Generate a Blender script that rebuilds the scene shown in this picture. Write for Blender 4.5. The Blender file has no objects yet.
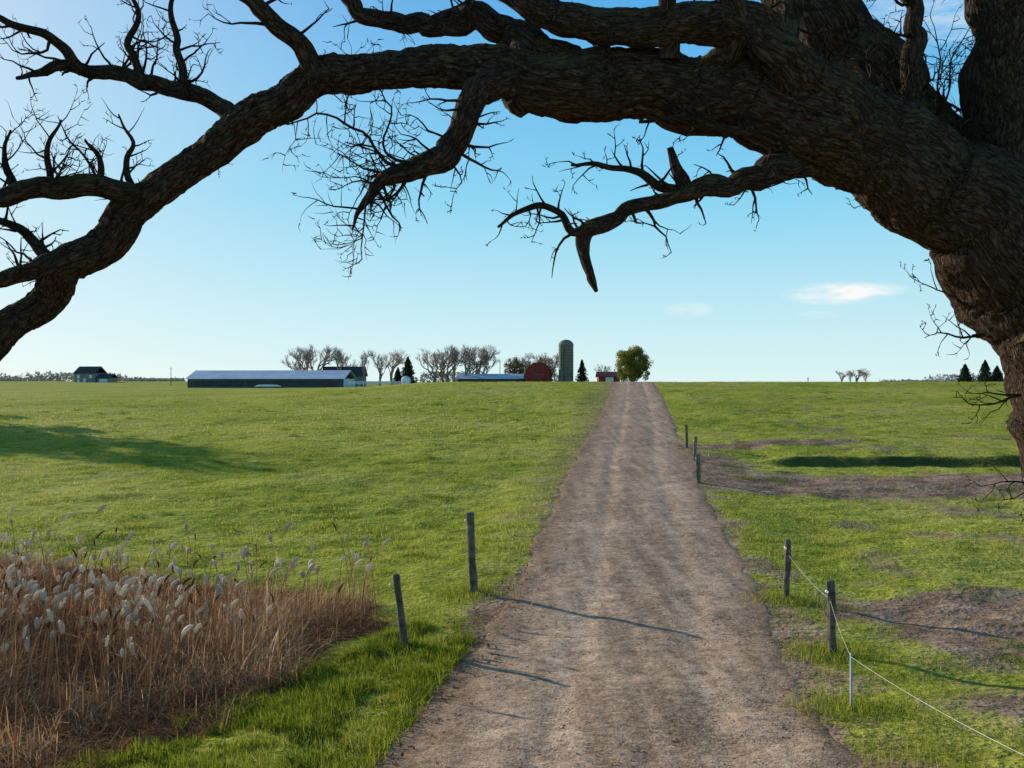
import bpy, math, random
import numpy as np
from mathutils import Vector
rng=np.random.default_rng(7); random.seed(7)
CZ=3.5
scene=bpy.context.scene
col=scene.collection

# ------------------------------------------------------------------ noise
_T2=rng.random((256,256)); _T3=rng.random((64,64,64))
def vn2(x,y,seed=0):
    x=np.asarray(x,float)+seed*17.3; y=np.asarray(y,float)+seed*9.7
    xi=np.floor(x).astype(int); yi=np.floor(y).astype(int)
    fx=x-xi; fy=y-yi; fx=fx*fx*(3-2*fx); fy=fy*fy*(3-2*fy)
    a=_T2[xi&255,yi&255]; b=_T2[(xi+1)&255,yi&255]; c=_T2[xi&255,(yi+1)&255]; d=_T2[(xi+1)&255,(yi+1)&255]
    return (a*(1-fx)+b*fx)*(1-fy)+(c*(1-fx)+d*fx)*fy
def fbm2(x,y,o=3,seed=0):
    s=0;a=1;t=0
    for i in range(o):
        s=s+a*vn2(np.asarray(x)*2**i,np.asarray(y)*2**i,seed+i*3); t+=a; a*=.5
    return s/t
def vn3(x,y,z):
    xi=np.floor(x).astype(int);yi=np.floor(y).astype(int);zi=np.floor(z).astype(int)
    fx=x-xi;fy=y-yi;fz=z-zi
    fx=fx*fx*(3-2*fx);fy=fy*fy*(3-2*fy);fz=fz*fz*(3-2*fz)
    def g(a,b,c): return _T3[(xi+a)&63,(yi+b)&63,(zi+c)&63]
    return ((g(0,0,0)*(1-fx)+g(1,0,0)*fx)*(1-fy)+(g(0,1,0)*(1-fx)+g(1,1,0)*fx)*fy)*(1-fz)+\
           ((g(0,0,1)*(1-fx)+g(1,0,1)*fx)*(1-fy)+(g(0,1,1)*(1-fx)+g(1,1,1)*fx)*fy)*fz
def sm(a,b,x):
    t=np.clip((np.asarray(x,float)-a)/(b-a),0,1); return t*t*(3-2*t)

# ------------------------------------------------------------------ mesh helpers
def link(o,parent=None):
    col.objects.link(o)
    if parent is not None: o.parent=parent
    return o
def mesh_np(name,V,Fs,mats,attrs=None,smooth=False,mi=None,parent=None):
    me=bpy.data.meshes.new(name)
    V=np.asarray(V,dtype=np.float32)
    if not isinstance(Fs,list): Fs=[Fs]
    Fs=[f for f in Fs if len(f)]
    me.vertices.add(len(V)); me.vertices.foreach_set('co',V.ravel())
    loops=np.concatenate([f.ravel() for f in Fs]).astype(np.int32)
    tot=np.concatenate([np.full(len(f),f.shape[1]) for f in Fs]).astype(np.int32)
    st=np.concatenate([[0],np.cumsum(tot)[:-1]]).astype(np.int32)
    me.loops.add(len(loops)); me.loops.foreach_set('vertex_index',loops)
    me.polygons.add(len(tot)); me.polygons.foreach_set('loop_start',st); me.polygons.foreach_set('loop_total',tot)
    me.polygons.foreach_set('use_smooth',np.full(len(tot),smooth))
    if mi is not None: me.polygons.foreach_set('material_index',np.asarray(mi,dtype=np.int32))
    for m in mats: me.materials.append(m)
    if attrs:
        for k,v in attrs.items():
            v=np.asarray(v,dtype=np.float32)
            if v.ndim==1:
                a=me.attributes.new(k,'FLOAT','POINT'); a.data.foreach_set('value',v)
            else:
                a=me.attributes.new(k,'FLOAT_VECTOR','POINT'); a.data.foreach_set('vector',v.ravel())
    me.update(calc_edges=True); me.validate()
    return link(bpy.data.objects.new(name,me),parent)
class MB:
    def __init__(s): s.V=[];s.F=[];s.n=0;s.A=[];s.M=[]
    def add(s,V,F,A=None,m=0):
        s.V.append(V);s.F.append(F+s.n);s.n+=len(V);s.A.append(A if A is not None else np.zeros((len(V),3)));s.M.append(np.full(len(F),m))
    def build(s,name,mats,smooth=True,parent=None):
        return mesh_np(name,np.vstack(s.V),np.vstack(s.F),mats,{'buv':np.vstack(s.A)},smooth,np.concatenate(s.M),parent)
def catmull(P,k):
    P=np.asarray(P,float); Q=np.vstack([2*P[0]-P[1],P,2*P[-1]-P[-2]]); out=[]
    for i in range(1,len(Q)-2):
        t=np.linspace(0,1,k,endpoint=False)[:,None]
        a,b,c,d=Q[i-1],Q[i],Q[i+1],Q[i+2]
        out.append(.5*((2*b)+(-a+c)*t+(2*a-5*b+4*c-d)*t*t+(-a+3*b-3*c+d)*t**3))
    out.append(P[-1][None]); return np.vstack(out)
def tube(mb,P,R,n=6,ridge=0,lump=0,m=0,freq=2.2):
    P=np.asarray(P,float);R=np.asarray(R,float)
    T=np.gradient(P,axis=0);T/=np.linalg.norm(T,axis=1)[:,None]+1e-9
    ref=np.array([.31,.87,.2]) 
    if abs(T.mean(0)@ref)>.8: ref=np.array([.9,-.1,.3])
    N=np.zeros_like(P); v=np.cross(T[0],ref); v/=np.linalg.norm(v)+1e-9
    for i in range(len(P)):
        v=v-T[i]*(v@T[i]); v/=np.linalg.norm(v)+1e-9; N[i]=v
    B=np.cross(T,N)
    th=np.linspace(0,2*np.pi,n,endpoint=False)
    s=np.concatenate([[0],np.cumsum(np.linalg.norm(np.diff(P,axis=0),axis=1))])
    c=np.cos(th)[None,:];sn=np.sin(th)[None,:]
    z0=np.zeros((len(P),n))
    rr=np.repeat(R[:,None],n,1)
    off=P[0].sum()*3.1
    kk=(R[:,None]*6+.15)
    bx=c*kk;by=sn*kk;bz=s[:,None]*2.2+z0
    if lump: rr=rr*(1+lump*2*(vn3(c*1.1+off+z0,sn*1.1+z0,s[:,None]*3.5+z0)-.5)+lump*(vn3(c*2+off+9+z0,sn*2+z0,s[:,None]*8+z0)-.5))
    if ridge:
        k=R[:,None]*30; rg=ridge*np.minimum(1,R[:,None]/.09)
        q=vn3(c*k+off,sn*k,s[:,None]*9+z0); q2=vn3(c*k*2.3+off,sn*k*2.3,s[:,None]*24+z0)
        rd=1-np.abs(2*q-1)
        rr=rr+rg*(rd-.6)+rg*.55*(q2-.5)
    V=P[:,None,:]+rr[:,:,None]*(c[:,:,None]*N[:,None,:]+sn[:,:,None]*B[:,None,:])
    k=len(P); i=np.arange(k-1)[:,None]*n; j=np.arange(n)[None,:]; j2=(j+1)%n
    F=np.stack([i+j,i+j2,i+n+j2,i+n+j],-1).reshape(-1,4)
    A=np.stack([bx+off,by+z0,bz],-1).reshape(-1,3)
    mb.add(V.reshape(-1,3),F,A,m)
def box(mb,c,s,m=0,rz=0):
    x,y,z=np.array(s)/2
    V=np.array([[-x,-y,-z],[x,-y,-z],[x,y,-z],[-x,y,-z],[-x,-y,z],[x,-y,z],[x,y,z],[-x,y,z]])
    ca,sa=math.cos(rz),math.sin(rz); V=V@np.array([[ca,sa,0],[-sa,ca,0],[0,0,1]])+np.array(c)
    mb.add(V,np.array([[0,3,2,1],[4,5,6,7],[0,1,5,4],[1,2,6,5],[2,3,7,6],[3,0,4,7]]),None,m)

# ------------------------------------------------------------------ materials
def newmat(name):
    m=bpy.data.materials.new(name);m.use_nodes=True;nt=m.node_tree
    return m,nt,nt.nodes['Principled BSDF'],nt.nodes['Material Output']
def nd(nt,t,**k):
    n=nt.nodes.new(t)
    for a,b in k.items():
        if a in n.inputs: n.inputs[a].default_value=b
        else: setattr(n,a,b)
    return n
def ramp(nt,fac,stops):
    r=nt.nodes.new('ShaderNodeValToRGB'); e=r.color_ramp.elements
    while len(e)<len(stops): e.new(.5)
    for x,(p,c) in zip(e,stops): x.position=p; x.color=(*c,1)
    nt.links.new(fac,r.inputs[0]); return r.outputs[0]
def mix(nt,f,a,b,mode='MIX'):
    n=nt.nodes.new('ShaderNodeMix');n.data_type='RGBA';n.blend_type=mode
    for i,v in ((0,f),(6,a),(7,b)):
        if isinstance(v,(int,float)): n.inputs[i].default_value=v
        elif isinstance(v,tuple): n.inputs[i].default_value=(*v,1)
        else: nt.links.new(v,n.inputs[i])
    return n.outputs[2]
def noise(nt,vec,scale,detail=4,rough=.55):
    n=nd(nt,'ShaderNodeTexNoise');n.inputs['Scale'].default_value=scale;n.inputs['Detail'].default_value=detail;n.inputs['Roughness'].default_value=rough
    if vec is not None: nt.links.new(vec,n.inputs['Vector'])
    return n.outputs[0]
def bump(nt,h,bs,strength,dist,prev=None):
    b=nd(nt,'ShaderNodeBump');b.inputs['Strength'].default_value=strength;b.inputs['Distance'].default_value=dist
    nt.links.new(h,b.inputs['Height'])
    if prev is not None: nt.links.new(prev,b.inputs['Normal'])
    if bs is not None: nt.links.new(b.outputs[0],bs.inputs['Normal'])
    return b.outputs[0]
def simple(name,a,b,scale=3,rough=.85,bd=.01,metal=0):
    m,nt,bs,o=newmat(name); tc=nd(nt,'ShaderNodeTexCoord').outputs['Object']
    n=noise(nt,tc,scale,4)
    nt.links.new(ramp(nt,n,[(.35,a),(.65,b)]),bs.inputs['Base Color'])
    bs.inputs['Roughness'].default_value=rough;bs.inputs['Metallic'].default_value=metal
    bs.inputs['Specular IOR Level'].default_value=.25
    if bd: bump(nt,noise(nt,tc,scale*6,3),bs,.5,bd)
    return m
def leafmat(name,stops,trans=.4,scale=0):
    m,nt,bs,o=newmat(name); nt.nodes.remove(bs)
    a=nd(nt,'ShaderNodeAttribute',attribute_name='tint')
    c=ramp(nt,a.outputs['Fac'],stops)
    d=nd(nt,'ShaderNodeBsdfDiffuse');t=nd(nt,'ShaderNodeBsdfTranslucent');mx=nd(nt,'ShaderNodeMixShader');mx.inputs[0].default_value=trans
    nt.links.new(c,d.inputs[0]);nt.links.new(c,t.inputs[0]);nt.links.new(d.outputs[0],mx.inputs[1]);nt.links.new(t.outputs[0],mx.inputs[2]);nt.links.new(mx.outputs[0],o.inputs[0])
    return m
GRASS=leafmat('grass_blades',[(0,(.075,.11,.012)),(.35,(.20,.24,.022)),(.65,(.38,.39,.05)),(1,(.62,.48,.19))],.5)
REED=leafmat('dry_reed',[(0,(.12,.052,.025)),(.5,(.40,.21,.10)),(1,(.68,.47,.28))],.35)
FLUFF=leafmat('cattail_fluff',[(0,(.58,.47,.35)),(1,(.88,.80,.66))],.45)
LEAF=leafmat('willow_leaves',[(0,(.11,.11,.02)),(.5,(.25,.235,.045)),(1,(.42,.35,.09))],.35)
EVER=leafmat('spruce_needles',[(0,(.025,.04,.02)),(1,(.07,.09,.045))],.15)
BROWNLEAF=leafmat('autumn_leaves',[(0,(.11,.09,.05)),(1,(.29,.23,.13))],.3)
LITTER=leafmat('leaf_litter',[(0,(.14,.07,.03)),(1,(.46,.30,.16))],.2)
TWIG=simple('distant_bark',(.28,.20,.16),(.40,.31,.25),.5,bd=0)
WOOD=simple('weathered_wood',(.08,.062,.045),(.24,.19,.14),9,bd=.01)
WIRE=simple('wire_metal',(.2,.19,.18),(.3,.29,.28),20,rough=.6,bd=0)
POLY=simple('white_polywire',(.55,.55,.52),(.68,.68,.65),20,bd=0)
RED=simple('barn_red',(.28,.035,.03),(.36,.06,.045),1)
REDROOF=simple('barn_roof_dark',(.16,.045,.04),(.22,.07,.06),1)
METAL=simple('metal_roof',(.56,.60,.64),(.68,.72,.76),.3,rough=.45,bd=.003)
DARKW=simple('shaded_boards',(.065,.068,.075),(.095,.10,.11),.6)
WHITE=simple('white_paint',(.76,.76,.74),(.82,.82,.8),1,bd=0)
GREYW=simple('house_siding',(.22,.2,.18),(.3,.28,.25),.6)
ROOFD=simple('dark_shingles',(.05,.045,.045),(.09,.08,.08),1)
CONC=simple('silo_concrete',(.16,.135,.10),(.24,.205,.16),.6)
GLASS=simple('dark_glass',(.02,.025,.03),(.03,.035,.04),1,rough=.15,bd=0)

# bark
m,nt,bs,o=newmat('oak_bark');BARK=m
av=nd(nt,'ShaderNodeAttribute',attribute_name='buv').outputs['Vector']
n0_=nd(nt,'ShaderNodeTexNoise');n0_.inputs['Scale'].default_value=3.2;n0_.inputs['Detail'].default_value=3;nt.links.new(av,n0_.inputs['Vector'])
wv=nd(nt,'ShaderNodeVectorMath',operation='MULTIPLY_ADD');nt.links.new(n0_.outputs['Color'],wv.inputs[0]);wv.inputs[1].default_value=(.7,.7,.7);nt.links.new(av,wv.inputs[2])
vo=nd(nt,'ShaderNodeTexVoronoi');vo.feature='DISTANCE_TO_EDGE';vo.inputs['Scale'].default_value=3.8;nt.links.new(wv.outputs[0],vo.inputs[0])
n1=noise(nt,av,8,4,.7)
base=ramp(nt,n1,[(.3,(.036,.022,.015)),(.55,(.115,.074,.05)),(.78,(.25,.175,.12))])
crk=ramp(nt,vo.outputs[0],[(0,(.2,.18,.17)),(.18,(1,1,1))])
base=mix(nt,.9,base,crk,'MULTIPLY')
geo=nd(nt,'ShaderNodeNewGeometry');sx=nd(nt,'ShaderNodeSeparateXYZ');nt.links.new(geo.outputs['Normal'],sx.inputs[0])
tc=nd(nt,'ShaderNodeTexCoord').outputs['Object']
n2=noise(nt,tc,4.5,4,.7)
ma=nd(nt,'ShaderNodeMath',operation='MULTIPLY_ADD');nt.links.new(sx.outputs[2],ma.inputs[0]);ma.inputs[1].default_value=.22;nt.links.new(n2,ma.inputs[2])
mossf=ramp(nt,ma.outputs[0],[(.57,(0,0,0)),(.78,(.6,.6,.6))])
base=mix(nt,mossf,base,(.15,.135,.04))
nt.links.new(base,bs.inputs['Base Color']);bs.inputs['Roughness'].default_value=.95;bs.inputs['Specular IOR Level'].default_value=.1
hh_=nd(nt,'ShaderNodeMath',operation='MULTIPLY_ADD');nt.links.new(n1,hh_.inputs[0]);hh_.inputs[1].default_value=.6;nt.links.new(vo.outputs[0],hh_.inputs[2])
bump(nt,hh_.outputs[0],bs,1.,.07)

# ------------------------------------------------------------------ terrain functions
YR=[-60,-20,0,8.7,10.8,13.8,16.5,19.8,27.6,38,53,73,105,130,160,200,260,5000]
XR=[-6,-2,.35,.92,1.19,1.6,2.0,2.42,3.3,4.5,6.5,9,12.7,17.5,26,40,62,1700]
def xc(y): return np.interp(y,YR,XR)
fy=np.arange(-60,420,.25)
def prof(Y,D):
    f=np.interp(fy,Y,D); w=np.hanning(17);w/=w.sum(); g=np.convolve(np.pad(f,8,mode='edge'),w,'valid')
    w=np.hanning(49);w/=w.sum();g2=np.convolve(np.pad(f,24,mode='edge'),w,'valid')
    t=sm(25,50,fy); g=g*(1-t)+g2*t
    def h(y):
        return np.where(y<410,np.interp(y,fy,g),np.interp(y,Y,D))
    return h
pc=prof([-60,0,4,6,8,10.8,13.8,16.5,19.8,27.6,38,53,73,105,130,250,600,6000],[1.6,1.65,2.5,3.05,3.3,3.42,3.52,3.52,3.42,3.2,2.82,2.05,1.2,-.2,-.25,.2,-.4,-3])
pl=prof([-60,0,4,6,8,10.8,13.8,16.5,19.8,27.6,38,53,73,105,150,200,250,320,400,600,6000],[1.6,1.65,2.5,3.05,3.3,3.42,3.52,3.55,3.5,3.3,2.95,2.45,1.85,1.3,1.05,.85,1.0,.3,-1.0,-1.6,-14])
def bermw(x,y): return y+(fbm2(x*.3,np.asarray(y)*0+3,3,8)-.5)*1.4
def bermx(x,s): 
    return sm(4.2,6.5,s)*(1-sm(20,28,s))*(.75+.45*fbm2(x*.8,x*0,2,9))
def H(x,y,corr=True):
    x=np.asarray(x,float);y=np.asarray(y,float)
    s=x-xc(y); s2=x-.12*y
    t=sm(5+.12*y,15+.27*y,-s2)
    drop=pc(y)*(1-t)+pl(y)*t
    z=-drop
    off=sm(2.3,4.5,np.abs(s)); fade=1-sm(60,110,y)*.5
    z=z+off*fade*((fbm2(x*.35,y*.35,3,1)-.5)*.26+(fbm2(x*1.6,y*1.6,3,2)-.5)*.13*(y<140))
    z=z+off*sm(-10,20,y)*(1-sm(90,110,y))*(fbm2(x*.06,y*.06,2,5)-.5)*.5
    z=z-.35*np.exp(-((x+5.2)/2.6)**2-((y-13.5)/4.5)**2)
    yy=bermw(x,y);bx=bermx(x,s)
    z=z-.10*bx*sm(32,36,yy)*(1-sm(37.2,37.9,yy))
    z=z+.20*bx*sm(37.2,37.9,yy)*(1-sm(40,48,yy))
    if corr: z=z-.05*(1-sm(1.55,1.8,np.abs(s)))
    return z+CZ
def dirt(x,y):
    s=x-xc(y); n=fbm2(x*.9,y*.9,4,11); nb=fbm2(x*3,y*3,3,21)
    d=(1-sm(2.0,2.35,np.abs(s)+(nb-.5)*.7))*.8
    sh=(1-sm(2.2,4.4+np.clip((y-15)*.03,0,1.6),-s+(n-.5)*3))*(s<0)*.5*sm(14,26,y); d=np.maximum(d,sh)
    d=np.maximum(d,(1-sm(2.2,2.9,-s+(n-.5)*1.0))*(s<0)*sm(12,13.5,y)*.95*(1-sm(17,19,y)))
    sh=(1-sm(2.2,2.9,s+(n-.5)*2.4))*(s>0)*.65*(1-sm(26,34,y)); d=np.maximum(d,sh)
    mud=np.exp(-(((x-7.4)/2.7)**2+((y-14.6)/2.9)**2)**1.5); d=np.maximum(d,np.clip(mud*1.6+(n-.5)*2.4*mud**.4-.1,0,1))
    mud=np.exp(-((x-6.4)/2.0)**2-((y-10.2)/2.0)**2); d=np.maximum(d,np.clip(mud*.7+(n-.5)*1.8*mud**.5-.05,0,1))
    b=sm(2.0,2.4,s)*(1-sm(14,20,s))*np.exp(-((y+(n-.5)*2.5-31.8)/2.3)**2)
    d=np.maximum(d,b*1.6)
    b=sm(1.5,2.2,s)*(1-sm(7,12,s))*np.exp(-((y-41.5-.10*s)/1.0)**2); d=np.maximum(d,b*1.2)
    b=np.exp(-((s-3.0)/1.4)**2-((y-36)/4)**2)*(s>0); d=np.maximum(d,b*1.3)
    d=np.maximum(d,sm(.54,.78,fbm2(x*.8,y*.5,4,31))*sm(2.3,4.5,s)*.6)
    d=np.maximum(d,sm(.58,.8,fbm2(x*.6,y*.6,4,41))*.35)
    return np.clip(d,0,1)
def reedmask(x,y):
    edge=np.interp(y,[4,7,9.5,12,15,16.5,17.5,19,21],[-4.3,-4.0,-3.4,-2.8,-2.1,-2.4,-3.2,-6.5,-12])
    x=x+(fbm2(np.asarray(x)*1.1,np.asarray(y)*1.1,3,44)-.5)*1.9
    return (x<edge)&(y<19.5+2*fbm2(x*.7,y*0,2,45))

rows=np.concatenate([np.arange(-30,7,.6),np.arange(7,30,.12),np.arange(30,62,.25),np.arange(62,125,.8),np.geomspace(125,6000,60)])
sp=np.concatenate([np.arange(0,2.6,.1),np.arange(2.6,12,.18),np.arange(12,42,.6),np.geomspace(42,4500,34)])
cols=np.concatenate([-sp[::-1][:-1],sp])
Y,S=np.meshgrid(rows,cols,indexing='ij'); X=S+xc(Y)*(1-sm(300,900,Y))
Z=H(X,Y); D=dirt(X,Y)
def gridF(nr,nc):
    i=np.arange(nr-1)[:,None]*nc;j=np.arange(nc-1)[None,:]
    return np.stack([i+j,i+j+1,i+nc+j+1,i+nc+j],-1).reshape(-1,4)
reedA=reedmask(X,Y).astype(float)
bw=bermw(X,Y);bankShadeA=np.clip(bermx(X,X-xc(Y)),0,1)*sm(36.7,37.4,bw)*(1-sm(37.8,38.1,bw))
m,nt,bs,o=newmat('pasture_ground')
tc=nd(nt,'ShaderNodeTexCoord').outputs['Object']
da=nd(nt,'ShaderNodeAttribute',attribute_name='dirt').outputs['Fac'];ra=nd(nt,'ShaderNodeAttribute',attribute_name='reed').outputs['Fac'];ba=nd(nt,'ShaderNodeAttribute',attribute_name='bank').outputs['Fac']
nA=noise(nt,tc,.12,3,.6);nB=noise(nt,tc,1.3,4,.7);nC=noise(nt,tc,7,3,.65)
g=ramp(nt,nA,[(.3,(.26,.30,.035)),(.5,(.36,.375,.05)),(.7,(.49,.44,.11))])
g2=ramp(nt,nB,[(.3,(.45,.48,.38)),(.5,(1,1,1)),(.7,(1.15,1.1,1.08))])
g=mix(nt,1.,g,g2,'MULTIPLY')
g3=ramp(nt,nC,[(.3,(.5,.5,.5)),(.6,(1.15,1.15,1.15))]);g=mix(nt,.7,g,g3,'MULTIPLY')
dc=ramp(nt,nB,[(.3,(.15,.09,.058)),(.5,(.29,.19,.125)),(.7,(.46,.32,.22))])
dc=mix(nt,.6,dc,g3,'MULTIPLY')
ad=nd(nt,'ShaderNodeMath',operation='ADD');nt.links.new(da,ad.inputs[0])
mm=nd(nt,'ShaderNodeMath',operation='MULTIPLY_ADD');nt.links.new(nC,mm.inputs[0]);mm.inputs[1].default_value=1.2;mm.inputs[2].default_value=-.6;nt.links.new(mm.outputs[0],ad.inputs[1])
df=ramp(nt,ad.outputs[0],[(.25,(0,0,0)),(.75,(1,1,1))])
c=mix(nt,df,g,dc); c=mix(nt,ra,c,(.10,.055,.028)); c=mix(nt,ba,c,(.08,.085,.025))  # last mix paints the shade of the berm face into the ground colour
nt.links.new(c,bs.inputs['Base Color']);bs.inputs['Roughness'].default_value=1;bs.inputs['Specular IOR Level'].default_value=0.02
hs_=nd(nt,'ShaderNodeMath',operation='MULTIPLY_ADD');nt.links.new(nC,hs_.inputs[0]);hs_.inputs[1].default_value=.45;nt.links.new(nB,hs_.inputs[2])
bump(nt,hs_.outputs[0],bs,.85,.14)
mesh_np('pasture_ground',np.stack([X,Y,Z],-1).reshape(-1,3),gridF(*X.shape),[m],{'dirt':D.ravel(),'reed':reedA.ravel(),'bank':bankShadeA.ravel()},True)

# ------------------------------------------------------------------ road
rr=rows[(rows>-25)&(rows<260)]; us=np.linspace(-2.5,2.5,72)
Y,S=np.meshgrid(rr,us,indexing='ij')
bulge=.9*np.exp(-((Y-38)/4)**2)
S=np.where(S>0,S*(1+bulge/2.3),S)
X=xc(Y)+S
wob=(fbm2(X*.9,Y*.9,3,51)-.5)*.36+(fbm2(X*.2,Y*.2,2,52)-.5)*.3+(fbm2(X*5,Y*5,2,56)-.5)*.12
sn=np.abs(S)+wob
sn=np.where(S>0,sn-bulge*.8,sn)
Z=H(X,Y,False)+.014-.12*sm(1.98,2.42,sn)+.02*(1-(np.clip(np.abs(S),0,2)/2)**2)
rut=np.exp(-((np.abs(S-.15)-.8)/.2)**2)
Z+=(-.03*rut*(fbm2(X*.5,Y*.25,2,53)+.2)+(fbm2(X*5,Y*5,3,54)-.5)*.018+(fbm2(X*1.2,Y*1.2,2,55)-.5)*.06)*(1-sm(1.7,2.1,sn))
m,nt,bs,o=newmat('gravel_road')
tc=nd(nt,'ShaderNodeTexCoord').outputs['Object'];sa=nd(nt,'ShaderNodeAttribute',attribute_name='lane').outputs['Fac']
nA=noise(nt,tc,.5,4,.6);nB=noise(nt,tc,4,4,.75);nC=noise(nt,tc,38,2,.7)
mpv=nd(nt,'ShaderNodeMapping');mpv.inputs['Scale'].default_value=(2.4,.2,1);mpv.inputs['Rotation'].default_value=(0,0,math.radians(7));nt.links.new(tc,mpv.inputs[0])
nS=noise(nt,mpv.outputs[0],1.5,4,.6)
c=ramp(nt,nA,[(.3,(.45,.305,.20)),(.7,(.62,.435,.295))])
c=mix(nt,.7,c,ramp(nt,nS,[(.34,(.58,.54,.5)),(.6,(1.08,1.08,1.08))]),'MULTIPLY')
c=mix(nt,.9,c,ramp(nt,nB,[(.3,(.5,.48,.46)),(.5,(.95,.95,.95)),(.72,(1.2,1.2,1.2))]),'MULTIPLY')
vo=nd(nt,'ShaderNodeTexVoronoi');vo.inputs['Scale'].default_value=26;nt.links.new(tc,vo.inputs[0])
sc=nd(nt,'ShaderNodeSeparateColor');nt.links.new(vo.outputs['Color'],sc.inputs[0])
c=mix(nt,.8,c,ramp(nt,sc.outputs[0],[(0,(.55,.52,.5)),(.5,(1,1,1)),(.95,(1.15,1.12,1.1)),(1,(1.5,1.5,1.5))]),'MULTIPLY')
lw=nd(nt,'ShaderNodeMath',operation='MULTIPLY_ADD');nt.links.new(nS,lw.inputs[0]);lw.inputs[1].default_value=.2;nt.links.new(sa,lw.inputs[2])
c=mix(nt,.75,c,ramp(nt,lw.outputs[0],[(.1,(.84,.82,.8)),(.28,(.92,.9,.88)),(.42,(1.12,1.12,1.12)),(.55,(1.08,1.08,1.08)),(.75,(.9,.88,.85)),(.95,(.6,.54,.48)),(1,(.55,.48,.42))]),'MULTIPLY')
nt.links.new(c,bs.inputs['Base Color']);bs.inputs['Roughness'].default_value=.95;bs.inputs['Specular IOR Level'].default_value=.08
hr_=nd(nt,'ShaderNodeMath',operation='MULTIPLY_ADD');nt.links.new(nC,hr_.inputs[0]);hr_.inputs[1].default_value=.3;nt.links.new(nB,hr_.inputs[2])
bump(nt,hr_.outputs[0],bs,.75,.045)
lane=np.clip(np.abs(S-.15+wob*.3),0,2.4)/2.4
mesh_np('gravel_road',np.stack([X,Y,Z],-1).reshape(-1,3),gridF(*X.shape),[m],{'lane':lane.ravel()},True)

# loose stones
N=8000
yy=7+20*rng.random(N)**1.6; ss=rng.normal(0,1.35,N);ss=np.where(rng.random(N)<.4,np.sign(ss)*(1.75+.35*rng.normal(0,1,N)),ss);k=np.abs(ss)<2.3;yy=yy[k];ss=ss[k];N=len(yy)
xx=xc(yy)+ss; r=.005+.012*rng.random(N)**3
octa=np.array([[1,0,0],[0,1,0],[-1,0,0],[0,-1,0],[0,0,.7],[0,0,-.7]],float)
V=octa[None]*r[:,None,None]*(1+.5*(rng.random((N,6,1))-.5)); a=rng.random(N)*6.28
V=np.stack([V[...,0]*np.cos(a)[:,None]-V[...,1]*np.sin(a)[:,None],V[...,0]*np.sin(a)[:,None]+V[...,1]*np.cos(a)[:,None],V[...,2]],-1)
V+=np.stack([xx,yy,H(xx,yy,False)+.034-.02*(ss/2)**2-.02*(np.abs(ss)>1.8)],-1)[:,None]
oF=np.array([[0,1,4],[1,2,4],[2,3,4],[3,0,4],[1,0,5],[2,1,5],[3,2,5],[0,3,5]])
mesh_np('road_gravel',V.reshape(-1,3),(oF[None]+np.arange(N)[:,None,None]*6).reshape(-1,3),[simple('stone',(.24,.17,.12),(.48,.37,.27),3,bd=0)])
N=1300
yy=7.5+14*rng.random(N)**1.5;sd=np.where(rng.random(N)<.75,-1,1);ss=sd*(2.25+.4*rng.normal(0,1,N));k=(np.abs(ss)>1.3)&(np.abs(ss)<3.8);yy=yy[k];ss=ss[k];N=len(yy);xx=xc(yy)+ss
P=np.stack([xx,yy,H(xx,yy,False)+.03+.02*rng.random(N)],-1);a=rng.random(N)*6.28;r=(.014+.018*rng.random(N))[:,None]
A=np.stack([np.cos(a),np.sin(a),.5*rng.normal(0,1,N)],-1)*r;B=np.stack([-np.sin(a),np.cos(a),.5*rng.normal(0,1,N)],-1)*r*.6
mesh_np('fallen_leaves',np.stack([P-A,P-B,P+A,P+B],1).reshape(-1,3),np.arange(N*4).reshape(-1,4),[LITTER],{'tint':np.repeat(rng.random(N),4)})

# ------------------------------------------------------------------ grass / blades
def blades(P,h,w,lean,tint,segs=1,droop=.3,ldir=None):
    N=len(P);a=rng.random(N)*6.283;b=rng.random(N)*6.283
    if ldir is not None: b=ldir
    side=np.stack([np.cos(a),np.sin(a),0*a],-1);ld=np.stack([np.cos(b),np.sin(b),0*b],-1)
    t=np.linspace(0,1,segs+1)
    Vs=[];
    for i,ti in enumerate(t):
        c=P+ld*(lean*h*ti**1.6)[:,None]; c=c.copy(); c[:,2]+=h*(ti-droop*ti**3*lean)
        if i<segs:
            ww=w*(1-.35*ti)
            Vs.append(c-side*ww[:,None]/2);Vs.append(c+side*ww[:,None]/2)
        else: Vs.append(c)
    nv=2*segs+1
    V=np.stack(Vs,1).reshape(-1,3); base=np.arange(N)[:,None]*nv
    quads=[np.stack([base[:,0]+2*i,base[:,0]+2*i+1,base[:,0]+2*i+3,base[:,0]+2*i+2],-1) for i in range(segs-1)]
    q=np.vstack(quads) if quads else np.zeros((0,4),int)
    tr=np.stack([base[:,0]+2*segs-2,base[:,0]+2*segs-1,base[:,0]+2*segs],-1)
    return V,q,tr,np.repeat(tint,nv)
parts=[]
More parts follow.
